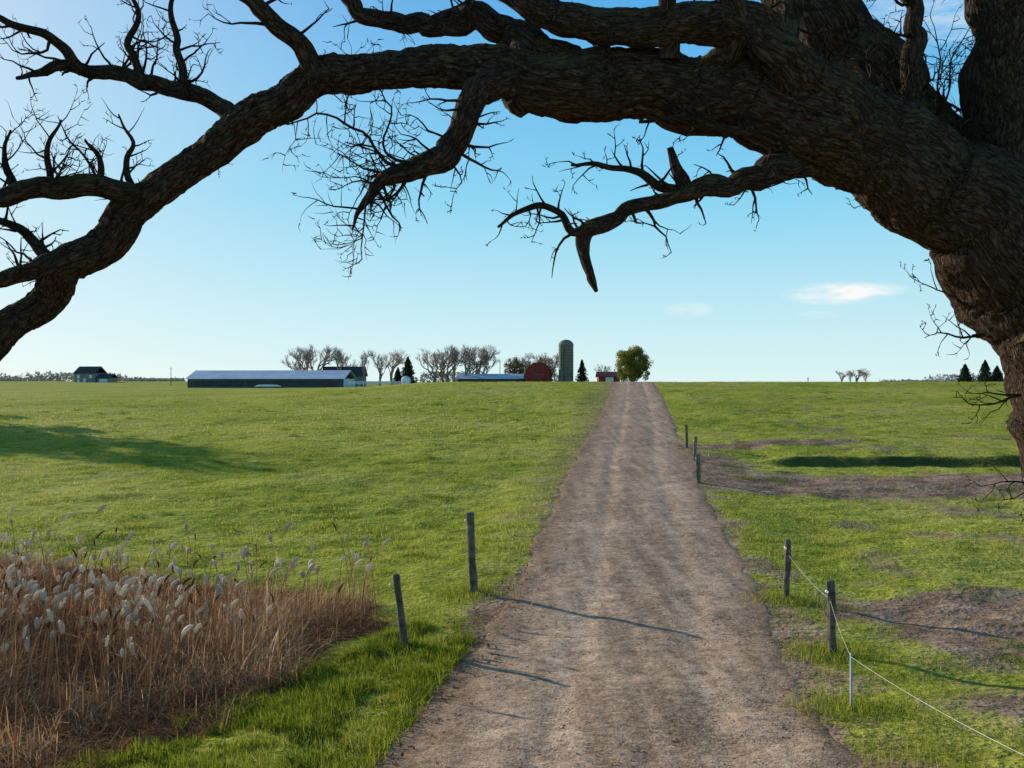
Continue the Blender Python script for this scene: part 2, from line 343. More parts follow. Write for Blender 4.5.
def scatter(N,y0,y1,pw,hr,wr,keep=1):
    y=(y0**(1-pw)+(y1**(1-pw)-y0**(1-pw))*rng.random(N))**(1/(1-pw)) if pw!=1 else y0*(y1/y0)**rng.random(N)
    x=(rng.random(N)*2-1)*(y*.62+2)
    s=x-xc(y);d=dirt(x,y)
    cl=fbm2(x*1.8,y*1.8,3,61); 
    bw=bermw(x,y);bank=(s>5)&(s<24)&(bw>36.8)&(bw<37.9)
    k=(rng.random(N)<(1-d)**1.6*.97+.03)&(np.abs(s)>1.98+.35*fbm2(x*2,y*2,2,3))&(rng.random(N)<.45+.8*sm(.35,.6,cl))&~(reedmask(x,y)&(rng.random(N)<.93))&~(bank&(rng.random(N)<.6))
    x,y,s,cl,d=x[k],y[k],s[k],cl[k],d[k];n=len(x)
    big=fbm2(x*.12,y*.12,3,71);right=sm(2,6,s)
    h=(hr[0]+(hr[1]-hr[0])*rng.random(n)**1.5)*(.55+.95*sm(.3,.75,cl))
    verge=np.exp(-((np.abs(s)-2.7)/.7)**2)*(y<34)*(1-.5*d); h*=(1+.7*verge*(s<0)+.25*verge)*(1-.35*right)
    tint=.28+.45*rng.random(n)*1.0+.8*(big-.45)+.15*(cl-.5)+.3*(rng.random(n)<.14)+.25*d-.15*verge
    w=(wr[0]+(wr[1]-wr[0])*rng.random(n))
    P=np.stack([x,y,H(x,y)-.01],-1)
    return P,h,w,rng.random(n)*.9,np.clip(tint,0,1)
for args in [(270000,6.5,22,1,(.03,.075),(.006,.012)),(200000,20,50,1,(.04,.10),(.012,.028)),(80000,48,130,1.2,(.06,.12),(.03,.08))]:
    P,h,w,l,t=scatter(*args); parts.append(blades(P,h,w,l,t,1))
n=60000; y=6.5+8.2*rng.random(n); e=np.interp(y,[6.5,9.5,12,14.7],[-3.8,-3.2,-2.5,-1.2])-.9*fbm2(y*1.5,y*0,2,7); r0=xc(y)-2.05
x=e+(r0-e)*rng.random(n); cl=fbm2(x*2.2,y*2.2,3,81); k=rng.random(n)<sm(.3,.5,cl)*(1-.75*sm(.85,1,(x-e)/(r0-e)));x,y,cl=x[k],y[k],cl[k];n=len(x)
h=(.05+.12*rng.random(n))*(.5+1.1*sm(.35,.7,cl))
parts.append(blades(np.stack([x,y,H(x,y)-.01],-1),h,.006+.006*rng.random(n),rng.random(n)*1.1,np.clip(.2+.38*rng.random(n),0,1),2,.4))
POSTS=[(-.68,16.8),(-1.45,13.3),(4.47,16.3),(4.13,12.9),(3.54,10.5)]
for px,py in POSTS:
    n=1000;x=px+rng.normal(0,.32,n);y=py+rng.normal(0,.3,n)
    parts.append(blades(np.stack([x,y,H(x,y)-.01],-1),.04+.13*rng.random(n),.006+.006*rng.random(n),rng.random(n)*.9,.2+.6*rng.random(n),2,.4))
nc=420;cy=12*(90/12)**rng.random(nc);cx=(rng.random(nc)*2-1)*cy*.6;kk=(np.abs(cx-xc(cy))>3)&~reedmask(cx,cy);cx=cx[kk];cy=cy[kk]
i=rng.integers(0,len(cx),28000);x=cx[i]+rng.normal(0,.18,len(i));y=cy[i]+rng.normal(0,.18,len(i));n=len(x)
parts.append(blades(np.stack([x,y,H(x,y)-.01],-1),.04+.11*rng.random(n),.006*(1+y/16),rng.random(n)*.8,np.clip(.12+.35*rng.random(n),0,1),1,.4))
off=0;Vs=[];Qs=[];Ts=[];As=[]
for V,q,t,a in parts: Vs.append(V);Qs.append(q+off);Ts.append(t+off);As.append(a);off+=len(V)
mesh_np('grass',np.vstack(Vs),[np.vstack(Qs),np.vstack(Ts)],[GRASS],{'tint':np.concatenate(As)})

# ------------------------------------------------------------------ cattails / dry reeds
def rpos(n,y0=5.5,y1=20.5):
    y=y0+(y1-y0)*rng.random(n*3);x=-1.5-13.5*rng.random(n*3)
    k=reedmask(x,y)&(x>-.62*y-3);return x[k][:n],y[k][:n]
n=30000;x,y=rpos(n);n=len(x);cl=fbm2(x*.9,y*.9,3,91)
keep=rng.random(n)<.06+1.0*sm(.4,.6,cl);x,y,cl=x[keep],y[keep],cl[keep];n=len(x)
hs=np.interp(y,[5,8,11,13.5,16,20],[.2,.32,.6,.88,.65,.35])
h=hs*(.2+.8*rng.random(n)**1.6)*(.3+1.3*sm(.35,.7,cl))
ldir=fbm2(x*.5,y*.5,2,33)*12+rng.normal(0,.9,n)
V1=blades(np.stack([x,y,H(x,y)-.02],-1),h,.005+.009*rng.random(n),rng.random(n)**1.2*1.9,np.clip(.1+.75*rng.random(n)**1.2+1.0*(cl-.5),0,1),4,.5,ldir)
n=34000;x,y=rpos(n);n=len(x);cl=fbm2(x*.9,y*.9,3,91)
V2=blades(np.stack([x,y,H(x,y)-.02+.12*rng.random(n)],-1),.08+.22*rng.random(n),.005+.008*rng.random(n),.8+rng.random(n)*2.2,np.clip(.05+.6*rng.random(n)+.9*(cl-.5),0,1),2,.4)
o2=len(V1[0])
mesh_np('dry_reeds',np.vstack([V1[0],V2[0]]),[np.vstack([V1[1],V2[1]+o2]),np.vstack([V1[2],V2[2]+o2])],[REED],{'tint':np.concatenate([V1[3],V2[3]])})
mb=MB();tint=[]
cent=[(-6.3,13.2,80,1.2),(-5.0,12.8,54,.9),(-7.2,14.2,85,1.4),(-4.3,14.0,34,.8),(-3.3,14.8,18,.7),(-6.2,11.8,50,.9),(-5.2,15.0,34,1.1),(-2.4,15.6,6,.5),(-8.2,15.8,50,1.3),(-5.0,11.3,22,.8),(-3.9,12.4,12,.7)]
hp=[]
for cx,cy,cn,sg in cent:
    for i in range(cn):
        px=cx+random.gauss(0,sg);py=cy+random.gauss(0,sg)
        if not reedmask(np.array(px),np.array(py)): continue
        z0=float(H(px,py));L=random.uniform(.7,1.5);lx=random.uniform(-.16,.25);ly=random.uniform(-.15,.15)
        t=np.linspace(0,1,6);P=np.stack([px+lx*L*t**2,py+ly*L*t**2,z0+L*t],-1)
        n0=mb.n;tube(mb,P,np.linspace(.008,.005,6),4);tint+= [.5+.4*random.random()]*(mb.n-n0)
        hl=random.uniform(.10,.17);cv=random.uniform(.0,.8);tt=np.linspace(0,1,8)
        dx=lx*1.2+random.uniform(-.1,.3)*cv
        C=P[-1]-np.array([0,0,hl*.6])+np.stack([dx*hl*tt**2*2.0+lx*hl*tt,ly*hl*tt,hl*(tt-.3*cv*tt**2.2)],-1)
        fl=random.random()<.78
        R=(.026 if fl else .013)*np.sin(np.pi*np.clip(tt*.9+.05,0,1))**.5*random.uniform(.6,1.2)
        n0=mb.n;tube(mb,C,R,8,lump=.7 if fl else 0,m=1 if fl else 0);tint+=[random.random() if fl else .1]*(mb.n-n0)
        if fl: hp.append((C,R))
me_ob=mesh_np('cattails',np.vstack(mb.V),np.vstack(mb.F),[REED,FLUFF],{'tint':np.array(tint)},True,np.concatenate(mb.M))
P=[]
for C,R in hp:
    k=rng.integers(1,7,80);P.append(C[k]+rng.normal(0,.017,(80,3)))
P=np.vstack(P);V,q,t,a=blades(P,(rng.random(len(P))-.45)*.06,np.full(len(P),.006),1+rng.random(len(P))*1.5,rng.random(len(P)))
mesh_np('fluff_tufts',V,[t],[FLUFF],{'tint':a},parent=me_ob)

# ------------------------------------------------------------------ fences
def post(name,x,y,h,r,lean,parent,mat=WOOD):
    mb=MB();z=float(H(x,y))
    zs=np.array([-.25,0,.1,.25,.4,.55,.7,.85,.97,1,1.0])*h
    P=np.stack([x+lean*zs,y+.02*np.sin(zs*7),z+zs],-1);R=np.full(len(zs),r);R[-2]*=.9;R[-1]=.001
    P[-1,2]+=.012
    tube(mb,P,R,14,lump=.17,freq=3);mb.build(name,[mat],False,parent)
    return np.array([x+lean*h,y,z+h])
def wire(name,pts,parent,mat,r=.0035,sag=.05):
    mb=MB();
    Q=[]
    for a,b in zip(pts[:-1],pts[1:]):
        t=np.linspace(0,1,12,endpoint=False)[:,None];q=np.array(a)*(1-t)+np.array(b)*t;q[:,2]-=sag*4*(t*(1-t))[:,0];Q.append(q)
    Q.append(np.array(pts[-1])[None]);Q=np.vstack(Q);tube(mb,Q,np.full(len(Q),r),5);mb.build(name,[mat],True,parent)
def empty(name): return link(bpy.data.objects.new(name,None))
F1=empty('wire_fence')
a=post('fence_post_1',-.64,16.8,1.36,.066,-.05,F1);b=post('fence_post_2',-1.42,13.3,1.0,.045,-.12,F1)
gp=lambda x,y,h: (x,y,float(H(x,y))+h)
wire('wire_top',[a-np.array([0,0,.3]),b-np.array([0,0,.12]),gp(-3.4,10.6,.35)],F1,WIRE,.0015)
F2=empty('wire_fence')
p=[]
for i,(x,y,h,r,l) in enumerate([(7.25,41.5,.95,.06,-.03),(6.75,37,.9,.06,.05),(5.78,31,.9,.07,-.03),(4.47,16.3,.98,.052,.03),(4.14,12.9,.95,.057,-.04)]):
    p.append(post('fence_post_%d'%(i+1),x,y,h,r,l,F2))
rod=[]
mb=MB()
for x,y,h in [(3.56,10.5,.58),(3.42,6,.65)]:
    q=gp(x,y,0);tube(mb,np.array([[x,y,q[2]-.2],[x,y,q[2]+h],[x+.001,y,q[2]+h+.002]]),np.array([.012,.012,.001]),8);rod.append(np.array([x,y,q[2]+h-.04]))
mb.build('white_rods',[POLY],True,F2)
dz=np.array([0,0,.12])
wire('wire_top',[q-dz*1.2 for q in p],F2,WIRE,.0013,.12)
wire('white_polywire',[p[3]-dz*2,p[4]-dz*2,rod[0],rod[1]],F2,POLY,.0023,.05)
mb=MB()
for q in p+[a,b]:
    tube(mb,np.array([q-dz+[-.07,-.07,0],q-dz+[-.07,-.11,0]]),np.array([.02,.015]),8)
mb.build('insulators',[WHITE],True,F2)

# ------------------------------------------------------------------ big oak
mb=MB()
def T(u,v,D): return np.array([(u-512)/1000*D,D,CZ+(384-v)/1000*D])
def limb(pts,n=40,k=14,ridge=.02,lump=.12,step=None):
    A=catmull(np.array([[*T(u,v,D),r/1000*D] for u,v,r,D in pts]),40)
    s=np.concatenate([[0],np.cumsum(np.linalg.norm(np.diff(A[:,:3],axis=0),axis=1))])
    st=step or (.028 if n>=36 else .03);kk=max(8,int(s[-1]/st));q=np.linspace(0,s[-1],kk)
    A=np.stack([np.interp(q,s,A[:,i]) for i in range(4)],-1)
    P=A[:,:3].copy();R=A[:,3]
    jr=np.minimum(R,.12)
    P+=(np.stack([vn2(q*3.2,np.full(kk,7.7*i+pts[0][0])) for i in range(3)],-1)-.5)*jr[:,None]*.9
    if n<=28: P+=(np.stack([vn2(q*9,np.full(kk,5.7*i+pts[0][1])) for i in range(3)],-1)-.5)*(jr[:,None]*.7+.02)
    tube(mb,P,np.maximum(R,.002),n,ridge=ridge,lump=lump);return P,R
def nrm(v): return v/(np.linalg.norm(v)+1e-9)
UP=np.array([0,0,1.])
def twig(p,d,L,r,depth,up=.12):
    st=max(4,int(L/.05));st=min(st,16);P=[p];d=nrm(d);q=p.copy();kids=[]
    for i in range(st):
        d=nrm(d+np.random.normal(0,.25,3)+UP*up*random.uniform(-.5,1.4));q=q+d*L/st;P.append(q.copy())
        if depth>0 and i>=1 and random.random()<.6: kids.append((q.copy(),d.copy(),i/st))
    R=r*(1-np.linspace(0,1,st+1)**.9*.8); tube(mb,np.array(P),R,6 if r>.008 else 4,lump=.18)
    for kp,kd,f in kids:
        ax=nrm(np.cross(kd,np.random.normal(0,1,3)));nd_=nrm(kd*random.uniform(.2,.8)+ax*random.uniform(.6,1.1))
        twig(kp,nd_,L*random.uniform(.3,.62)*(1.1-f*.5),max(.0034,r*(1-f*.6)*.55),depth-1,up)
np.random.seed(4)
def dress(P,R,step,L,depth,t0=0.1,t1=1,up=.12,bias=None,prob=1.,rs=.4):
    s=np.concatenate([[0],np.cumsum(np.linalg.norm(np.diff(P,axis=0),axis=1))]);tot=s[-1]
    q=t0*tot
    while q<t1*tot:
        i=min(np.searchsorted(s,q),len(P)-2);t=nrm(P[i+1]-P[i]);v=np.random.normal(0,1,3)*[1,.6,1]
        if bias is not None:v+=np.array(bias)*1.2
        v=nrm(v-t*(v@t)*.6)
        if random.random()<prob: twig(P[i]+v*R[i]*.5,v+t*.35,L*random.uniform(.35,1.15),min(.0125,max(.0055,R[i]*rs)),depth,up)
        q+=step*random.uniform(.5,1.4)
limb([(1260,1010,150,7.2),(1225,850,124,7.15),(1195,700,108,7.1),(1165,560,99,7.1),(1128,440,90,7.05),(1084,350,82,7.0),(1040,283,73,7.0),(990,232,63,6.95),(932,188,56,6.9),(868,146,50,6.8),(800,117,46,6.7),(720,95,40,6.6),(640,82,34,6.55),(560,84,33,6.5),(508,74,26,6.5),(440,66,19,6.55),(370,70,17,6.6),(310,82,18,6.7),(262,108,17,6.7),(225,142,17,6.75),(180,178,16,6.8),(130,218,17,6.85),(85,253,17,6.9),(40,296,16,7),(0,336,15,7),(-60,388,12,7.1),(-140,430,8,7.2)],n=100,ridge=.038,lump=.13)
P,R=limb([(1215,900,60,7.3),(1130,440,50,7.2),(1070,320,50,7.1),(1022,220,42,7.05),(1006,130,36,7.0),(1002,50,33,7),(998,-40,30,7),(985,-220,24,6.9),(960,-420,16,6.8)],n=60,ridge=.034)
dress(P,R,.35,.8,2,.45,1)
P,R=limb([(1000,250,40,7.1),(935,158,40,7.3),(885,98,38,7.4),(838,42,36,7.5),(795,-15,31,7.6),(720,-90,24,7.7),(600,-150,16,7.8)],n=52,ridge=.028)
dress(P,R,.22,.7,2,.2,1,up=.2)
P,R=limb([(870,140,30,6.7),(826,86,28,6.5),(780,48,24,6.4),(735,28,21,6.3),(690,24,18,6.3),(640,34,17,6.3),(590,24,15,6.3),(540,8,13,6.3),(480,-25,11,6.3),(400,-70,9,6.3)],n=36,ridge=.024,lump=.24)
dress(P,R,.2,.4,2,.2,1,up=.3)
P,R=limb([(600,72,19,6.5),(545,46,17,6.6),(505,36,14,6.7),(480,14,12,6.8),(430,24,10,6.9),(385,20,9,7),(352,2,8,7),(330,-30,6,7)],n=28,ridge=.018,lump=.28)
dress(P,R,.16,.45,2,.3,1,up=.05)
limb([(705,80,15,6.5),(735,20,12,6.3),(722,-30,11,6.2)],n=20,ridge=.012,lump=.2)
limb([(668,60,11,6.4),(664,20,8,6.3),(672,-30,7,6.2)],n=18,ridge=.01,lump=.2)
P,R=limb([(760,70,14,6.6),(790,20,11,6.7),(780,-30,9,6.7)],n=18,ridge=.01);dress(P,R,.15,.4,2,.2,1)
P,R=limb([(930,150,15,6.9),(908,80,11,6.8),(915,20,9,6.8),(900,-40,8,6.7)],n=18,ridge=.01,lump=.2);dress(P,R,.13,.5,2,.2,1)
P,R=limb([(520,78,18,6.45),(488,94,14,6.4),(466,124,12,6.3),(440,152,11,6.25),(412,166,10,6.2),(388,176,7,6.2),(368,198,4,6.15),(356,216,2.2,6.1),(350,230,1.0,6.1)],n=26,ridge=.026,lump=.34)
dress(P,R,.06,.4,2,.25,1,up=.04)
for a_ in [(440,152,262,165,.014),(412,165,288,178,.012),(405,168,240,185,.013),(440,150,480,195,.01),(388,180,335,200,.01),(466,120,500,108,.01),(450,140,400,110,.009),(400,172,310,200,.01)]:
    p_=T(a_[0],a_[1],6.25);q_=T(a_[2],a_[3],6.3);twig(p_,q_-p_,np.linalg.norm(q_-p_)*.95,a_[4],3,.08)
P,R=limb([(850,152,18,6.75),(800,163,13,6.6),(760,172,11,6.5),(715,184,9.5,6.45),(680,198,8.5,6.4),(640,208,7.5,6.4),(605,222,7.5,6.35),(583,236,7,6.35),(582,256,5,6.35),(588,272,3.6,6.35),(591,281,3.6,6.35),(597,292,1.5,6.35)],n=24,ridge=.024,lump=.34)
dress(P,R,.1,.32,2,.2,.8,up=.14)
limb([(690,192,7,6.45),(676,172,6,6.4),(669,150,3,6.4)],n=14,ridge=.008)
limb([(800,160,7,6.6),(783,178,4,6.6),(760,186,2,6.6)],n=12,ridge=.006)
P,R=limb([(600,224,6,6.35),(575,232,4.5,6.3),(560,212,3.5,6.3),(530,208,3,6.3),(498,226,1.3,6.3)],n=10,ridge=.003);dress(P,R,.055,.28,2,.1,1,up=.1)
P,R=limb([(690,192,5.5,6.45),(655,185,4.5,6.4),(632,172,3.5,6.4),(600,163,2.5,6.4),(570,165,1.3,6.4)],n=10,ridge=.003);dress(P,R,.06,.28,2,.1,1,up=.15)
P,R=limb([(750,130,5,6.45),(720,128,4,6.4),(690,118,3,6.4),(640,122,1.5,6.4)],n=10,ridge=.003);dress(P,R,.07,.25,2,.1,1,up=.1)
for a_ in [(735,180,770,215),(720,186,705,160),(755,178,745,205)]:
    p_=T(a_[0],a_[1],6.5);q_=T(a_[2],a_[3],6.5);twig(p_,q_-p_,np.linalg.norm(q_-p_)*1.2,.01,2,.0)
P,R=limb([(232,132,12,6.75),(222,112,9,6.75),(196,98,8.5,6.8),(160,88,8,6.9),(125,76,7,7),(90,72,6.5,7.1),(55,70,5,7.1),(18,76,2,7.2)],n=16,ridge=.012,lump=.2);dress(P,R,.1,.42,2,.15,1,up=.35)
P,R=limb([(90,74,6,7.1),(66,55,5.5,7),(45,35,4.5,6.9),(15,25,3.5,6.8),(-30,5,2,6.7)],n=12,ridge=.006);dress(P,R,.1,.4,2,.1,1,up=.3)
P,R=limb([(150,202,12,6.85),(112,190,11,6.7),(70,187,11,6.6),(30,192,10,6.5),(-20,196,9,6.5),(-90,190,6,6.4)],n=20,ridge=.014,lump=.2);dress(P,R,.11,.55,2,.1,1,up=.4,bias=(0,0,.8))
P,R=limb([(70,262,11,6.9),(40,268,9,6.8),(10,276,8,6.7),(-40,290,6,6.6)],n=16,ridge=.012);dress(P,R,.1,.5,2,.1,1,up=.4,bias=(0,0,.6))
P,R=limb([(312,86,12,6.7),(306,60,10,6.6),(290,34,9,6.5),(262,10,8,6.4),(225,-20,6,6.3)],n=16,ridge=.012,lump=.2);dress(P,R,.13,.4,2,.2,1,up=.2)
for pts in [[(60,275,7,6.95),(30,240,5,7),(5,225,4,7),(-30,215,3,7)],[(148,85,4.5,6.9),(130,45,3.5,6.9),(138,15,2.5,6.9),(120,-20,1.5,6.9)],[(185,100,4.5,6.8),(178,45,3.5,6.8),(170,10,2.5,6.8),(180,-20,1.5,6.8)],[(135,205,4,6.8),(125,165,3,6.8),(132,140,2,6.8),(118,115,.8,6.8)],[(50,190,4,6.6),(48,150,2.6,6.6),(60,120,1,6.6)],[(20,192,4,6.6),(5,160,2.6,6.6),(10,130,1,6.6)],[(95,190,4,6.7),(100,160,2.6,6.7),(85,140,1,6.7)]]:
    P,R=limb(pts,n=10,ridge=.003);dress(P,R,.07,.32,2,.1,1,up=.3)
for a_ in [(880,195,838,215,.25),(975,308,885,298,.5),(985,335,930,355,.5),(1020,395,965,405,.45),(1045,440,1000,440,.4),(1060,480,1000,520,.55),(905,120,900,10,.8),(925,140,935,10,.8),(955,160,950,20,.7),(1000,100,960,60,.5),(1000,60,965,10,.5),(870,80,880,0,.5),(960,180,940,90,.7),(975,200,965,110,.6),(1000,130,950,110,.4),(450,66,420,95,.25),(200,165,235,185,.25),(290,95,280,135,.3)]:
    D=6.85;p_=T(a_[0],a_[1],D);q_=T(a_[2],a_[3],D-.1);twig(p_,q_-p_,a_[4],.011,3,.02)
    twig(p_,(q_-p_)+np.random.normal(0,.12,3),a_[4]*.8,.009,2,.02)
mb.build('oak_tree',[BARK],True)

# ------------------------------------------------------------------ distant trees
def rec(mb,p,d,L,r,depth,spread,kids=3):
    st=4;P=[p];q=p.copy();d=nrm(d)
    for i in range(st):
        d=nrm(d+np.random.normal(0,.1,3)+UP*.08);q=q+d*L/st;P.append(q.copy())
    tube(mb,np.array(P),r*np.linspace(1,.6,st+1),3 if depth<3 else 6)
    if depth==0:return
    for i in range(kids+(depth<3)):
        v=nrm(np.cross(d,np.random.normal(0,1,3)));k=random.randint(2,4)
        rec(mb,P[k],d*1.0+v*spread*random.uniform(.5,1.3),L*random.uniform(.62,.85),max(.016,r*.55),depth-1,spread,kids)
def bare_mesh(h,trunk,spread):
    mb=MB();rec(mb,np.zeros(3),UP,h*trunk,h*.022,5,spread)
    V=np.vstack(mb.V);V*=h/V[:,2].max()
    return mesh_np('bare_tree',V,np.vstack(mb.F),[TWIG],None,True)
bp=[bare_mesh(10,.20,.62),bare_mesh(10,.22,.55),bare_mesh(10,.17,.75)]
used=set()
W=lambda u,D:(u-512)/1000*D
def place(k,u,D,h,sx=1,dz=0):
    if k not in used: o=bp[k];used.add(k)
    else: o=link(bpy.data.objects.new('bare_tree',bp[k].data))
    x=W(u,D);o.location=(x,D,float(H(x,D))-.2+dz);s=h/10
    o.scale=(s*sx,s*sx,s);o.rotation_euler[2]=random.random()*6.28
for u,D,h,sx,k in [(298,270,11.5,1.2,0),(307,275,12,1.1,1),(318,272,12,1.1,2),(338,268,11.5,1,1),(345,275,10,1.2,0),(364,262,10,.8,1),(380,270,10.5,1,0),(392,275,10.5,1,2),(434,262,10,1.1,2),(443,268,11,1.1,0),(448,265,10,1.1,2),(454,270,11.5,1.1,1),(466,258,11,1.2,1),(472,262,10.5,1.2,0),(478,265,11,1.2,2),(486,262,10.5,1.1,0),(842,420,6,1.8,0),(850,425,6,1.8,1),(857,430,7,1.8,2),(866,425,5.5,1.8,1),(540,285,9.5,1.1,1),(604,280,6,1,2),(522,275,9.5,1,0),(550,280,9.5,1.1,2)]:
    place(k,u,D,h,sx)
def foliage(name,h,w,mat,n=9000,size=.28,kind='round',tw=TWIG):
    mb=MB();tube(mb,np.array([[0,0,0],[.05,0,h*.3],[0,.05,h*.7]]),np.array([.04,.03,.01])*h,8)
    V0=np.vstack(mb.V);F0=np.vstack(mb.F)
    if kind=='round':
        nb=130;u=rng.normal(0,1,(nb,3));u/=np.linalg.norm(u,axis=1)[:,None];rad=rng.random(nb)**.4
        C=u*rad[:,None]*np.array([w*.42,w*.42,h*.42])+np.array([0,0,h*.50]);cs=w*(.07+.08*rng.random(nb))
        i=rng.integers(0,nb,n);v=rng.normal(0,1,(n,3));v/=np.linalg.norm(v,axis=1)[:,None]
        P=C[i]+v*(cs[i]*rng.random(n)**.4)[:,None];tint=np.clip(.5+.35*(rng.random(nb)[i]-.5)*2+.3*(rng.random(n)-.5)+.3*v[:,2]*.5,0,1)
    else:
        zz=rng.random(n)**1.35;a=rng.random(n)*6.283
        kb=rng.random((24,12));lay=.55+.75*kb[(zz*23.9).astype(int),(a/6.2832*11.99).astype(int)]
        rad=w*.5*(1-zz)**.75*lay*rng.random(n)**.45;P=np.stack([rad*np.cos(a),rad*np.sin(a),h*(.04+.96*zz)-.15*rad],-1);tint=rng.random(n)
    A=rng.normal(0,1,(n,3));A/=np.linalg.norm(A,axis=1)[:,None];B=np.cross(A,rng.normal(0,1,(n,3)));B/=np.linalg.norm(B,axis=1)[:,None]
    s=size*(.6+.8*rng.random(n))[:,None]
    V=np.stack([P-A*s*.5,P+B*s*.3,P+A*s*.5,P-B*s*.3],1).reshape(-1,3);F=np.arange(n*4).reshape(-1,4)
    return mesh_np(name,np.vstack([V0,V]),[F0,F+len(V0)],[tw,mat],{'tint':np.concatenate([np.zeros(len(V0)),np.repeat(tint,4)])},False,np.concatenate([np.zeros(len(F0)),np.ones(n)]))
def put(o,u,D,dz=-.2): x=W(u,D);o.location=(x,D,float(H(x,D))+dz)
put(foliage('willow_tree',8.0,7.0,LEAF,26000,.22),633,178,-.8)
put(foliage('maple_tree',8.6,6.5,BROWNLEAF,6000,.3),514,275);put(foliage('maple_tree',9,7,BROWNLEAF,6000,.3),545,290)
put(foliage('maple_tree',7.5,6,LEAF,5000,.3),526,280)
put(foliage('spruce_tree',7.5,5.2,EVER,6000,.35,'c'),408,252);put(foliage('spruce_tree',6.6,3.6,EVER,4000,.35,'c'),582,255);put(foliage('spruce_tree',5,3.4,EVER,4000,.35,'c'),398,256)
put(foliage('spruce_tree',7.8,7,EVER,5000,.5,'c'),965,380);put(foliage('spruce_tree',9,7,EVER,5000,.5,'c'),985,370);put(foliage('spruce_tree',7,6.5,EVER,5000,.5,'c'),997,375)
# pasture trees left of the view; their long shadows cross the field
for x,y,h,w_ in [(-49,71,17,9),(-58,76,16,9),(-64,90,15,8)]:
    o=foliage('maple_tree',h,w_,BROWNLEAF,8000,.5);o.location=(x,y,float(H(x,y))-.2)
n=30000;x=-520+1120*rng.random(n);y=620+rng.random(n)*60;u_=512+x/y*1000
k=((u_<185)|(u_>880))|((u_>420)&(u_<560));x=x[k];y=y[k];u_=u_[k];n=len(x)
hh=(1.5+5.5*sm(.4,.8,fbm2(x*.03,x*0,3,77)));z=H(x,y)+hh*rng.random(n)
A=rng.normal(0,1,(n,3))*.7;B=rng.normal(0,1,(n,3))*.7;P=np.stack([x,y,z],-1)
mesh_np('distant_tree_line',np.stack([P-A,P+B,P+A],1).reshape(-1,3),np.arange(n*3).reshape(-1,3),[leafmat('far_trees',[(0,(.20,.20,.18)),(1,(.38,.35,.31))],.2)],{'tint':np.repeat(rng.random(n),3)})

# ------------------------------------------------------------------ buildings
def gable(name,u0,u1,D,base,eave,ridge,depth,wall,roof,endm=None,openings=(),rz=0):
    E=empty(name);x0,x1=W(u0,D),W(u1,D);L=x1-x0;E.location=((x0+x1)/2,D+depth/2,base);E.rotation_euler[2]=rz
    def part(n,mbb,mat): mbb.build(n,[mat],False,E)
    w=MB()
    box(w,(0,-depth/2+.1,eave/2),(L,.2,eave));box(w,(0,depth/2-.1,eave/2),(L,.2,eave));part('walls',w,wall)
    g=MB()
    for sgn in (-1,1):
        xx=sgn*(L/2-.1);d2=depth/2
        V=np.array([[xx-.1,-d2+.2,0],[xx-.1,d2-.2,0],[xx-.1,d2-.2,eave],[xx-.1,0,ridge-.05],[xx-.1,-d2+.2,eave]],float)
        V2=V+[.2,0,0];VV=np.vstack([V,V2])
        g.add(VV,np.array([[0,1,2,4],[5,9,7,6],[0,4,9,5],[1,6,7,2],[4,3,8,9],[3,2,7,8]]))
        g.add(VV[[4,2,3,9,7,8]],np.array([[0,1,2,2],[3,5,4,4]]))
    part('gable_ends',g,endm or wall)
    r=MB();o_=.4
    for sgn in (-1,1):
        y0=sgn*(depth/2+o_);ze=eave-o_*(ridge-eave)/(depth/2)
        V=np.array([[-L/2-o_,y0,ze],[L/2+o_,y0,ze],[L/2+o_,0,ridge],[-L/2-o_,0,ridge]]);V=np.vstack([V,V+[0,0,.15]])
        r.add(V,np.array([[0,3,2,1],[4,5,6,7],[0,1,5,4],[1,2,6,5],[2,3,7,6],[3,0,4,7]]))
    part('roof',r,roof)
    for i,(cx,cz,sw,sh,mat) in enumerate(openings):
        q=MB();box(q,(cx,-depth/2-.03,cz),(sw,.08,sh));part('opening_%d'%(i+1),q,mat)
    return E
z0=CZ-1.05
ops=[(-17+i*3.4,1.25,2.6,.9,GLASS) for i in range(11)]
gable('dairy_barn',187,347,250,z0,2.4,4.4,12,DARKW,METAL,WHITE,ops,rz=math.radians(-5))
gable('farmhouse',322,362,268,CZ-.6,2.9,5.2,8,GREYW,ROOFD,None,[(-3,1.6,1,1.2,GLASS),(0,1.2,1,2,WHITE),(3,1.6,1,1.2,GLASS)])
gable('farmhouse',75,97,380,CZ-.2,4.4,6.8,8,GREYW,ROOFD,GREYW,[(-2.5,3,1,1.2,WHITE),(0,1.3,1,2,WHITE),(2.5,3,1,1.2,WHITE),(-2.5,1.3,1,1.2,WHITE)],rz=math.radians(-8))
gable('garage',97,110,380,CZ-.2,2.6,4,7,GREYW,ROOFD,None,[(0,1.1,3,2,WHITE)])
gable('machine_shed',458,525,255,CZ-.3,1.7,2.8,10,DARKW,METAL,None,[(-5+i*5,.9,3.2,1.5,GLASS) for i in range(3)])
gable('red_shed',599,620,252,CZ-.2,2.1,3.2,6,RED,REDROOF,None,[(0,1,2,1.8,WHITE)])
E=empty('red_barn');E.location=(W(538,252),252,CZ-.3)
t=np.linspace(0,np.pi,19);w=3.3;px=np.cos(t)*w;pz=2.0+np.sin(t)**.85*3.6
prof_=np.vstack([[w,0],np.stack([px,pz],-1),[-w,0]])
k=len(prof_);V=np.vstack([np.c_[prof_[:,0],np.zeros(k),prof_[:,1]],[[0,0,2]]]);F3=np.array([[i,i+1,k] for i in range(k-1)]+[[k-1,0,k]])
mesh_np('front_wall',V,F3,[RED],parent=E)
pr=prof_.copy();pr[:,0]*=1.06;pr[1:-1,1]+=.15
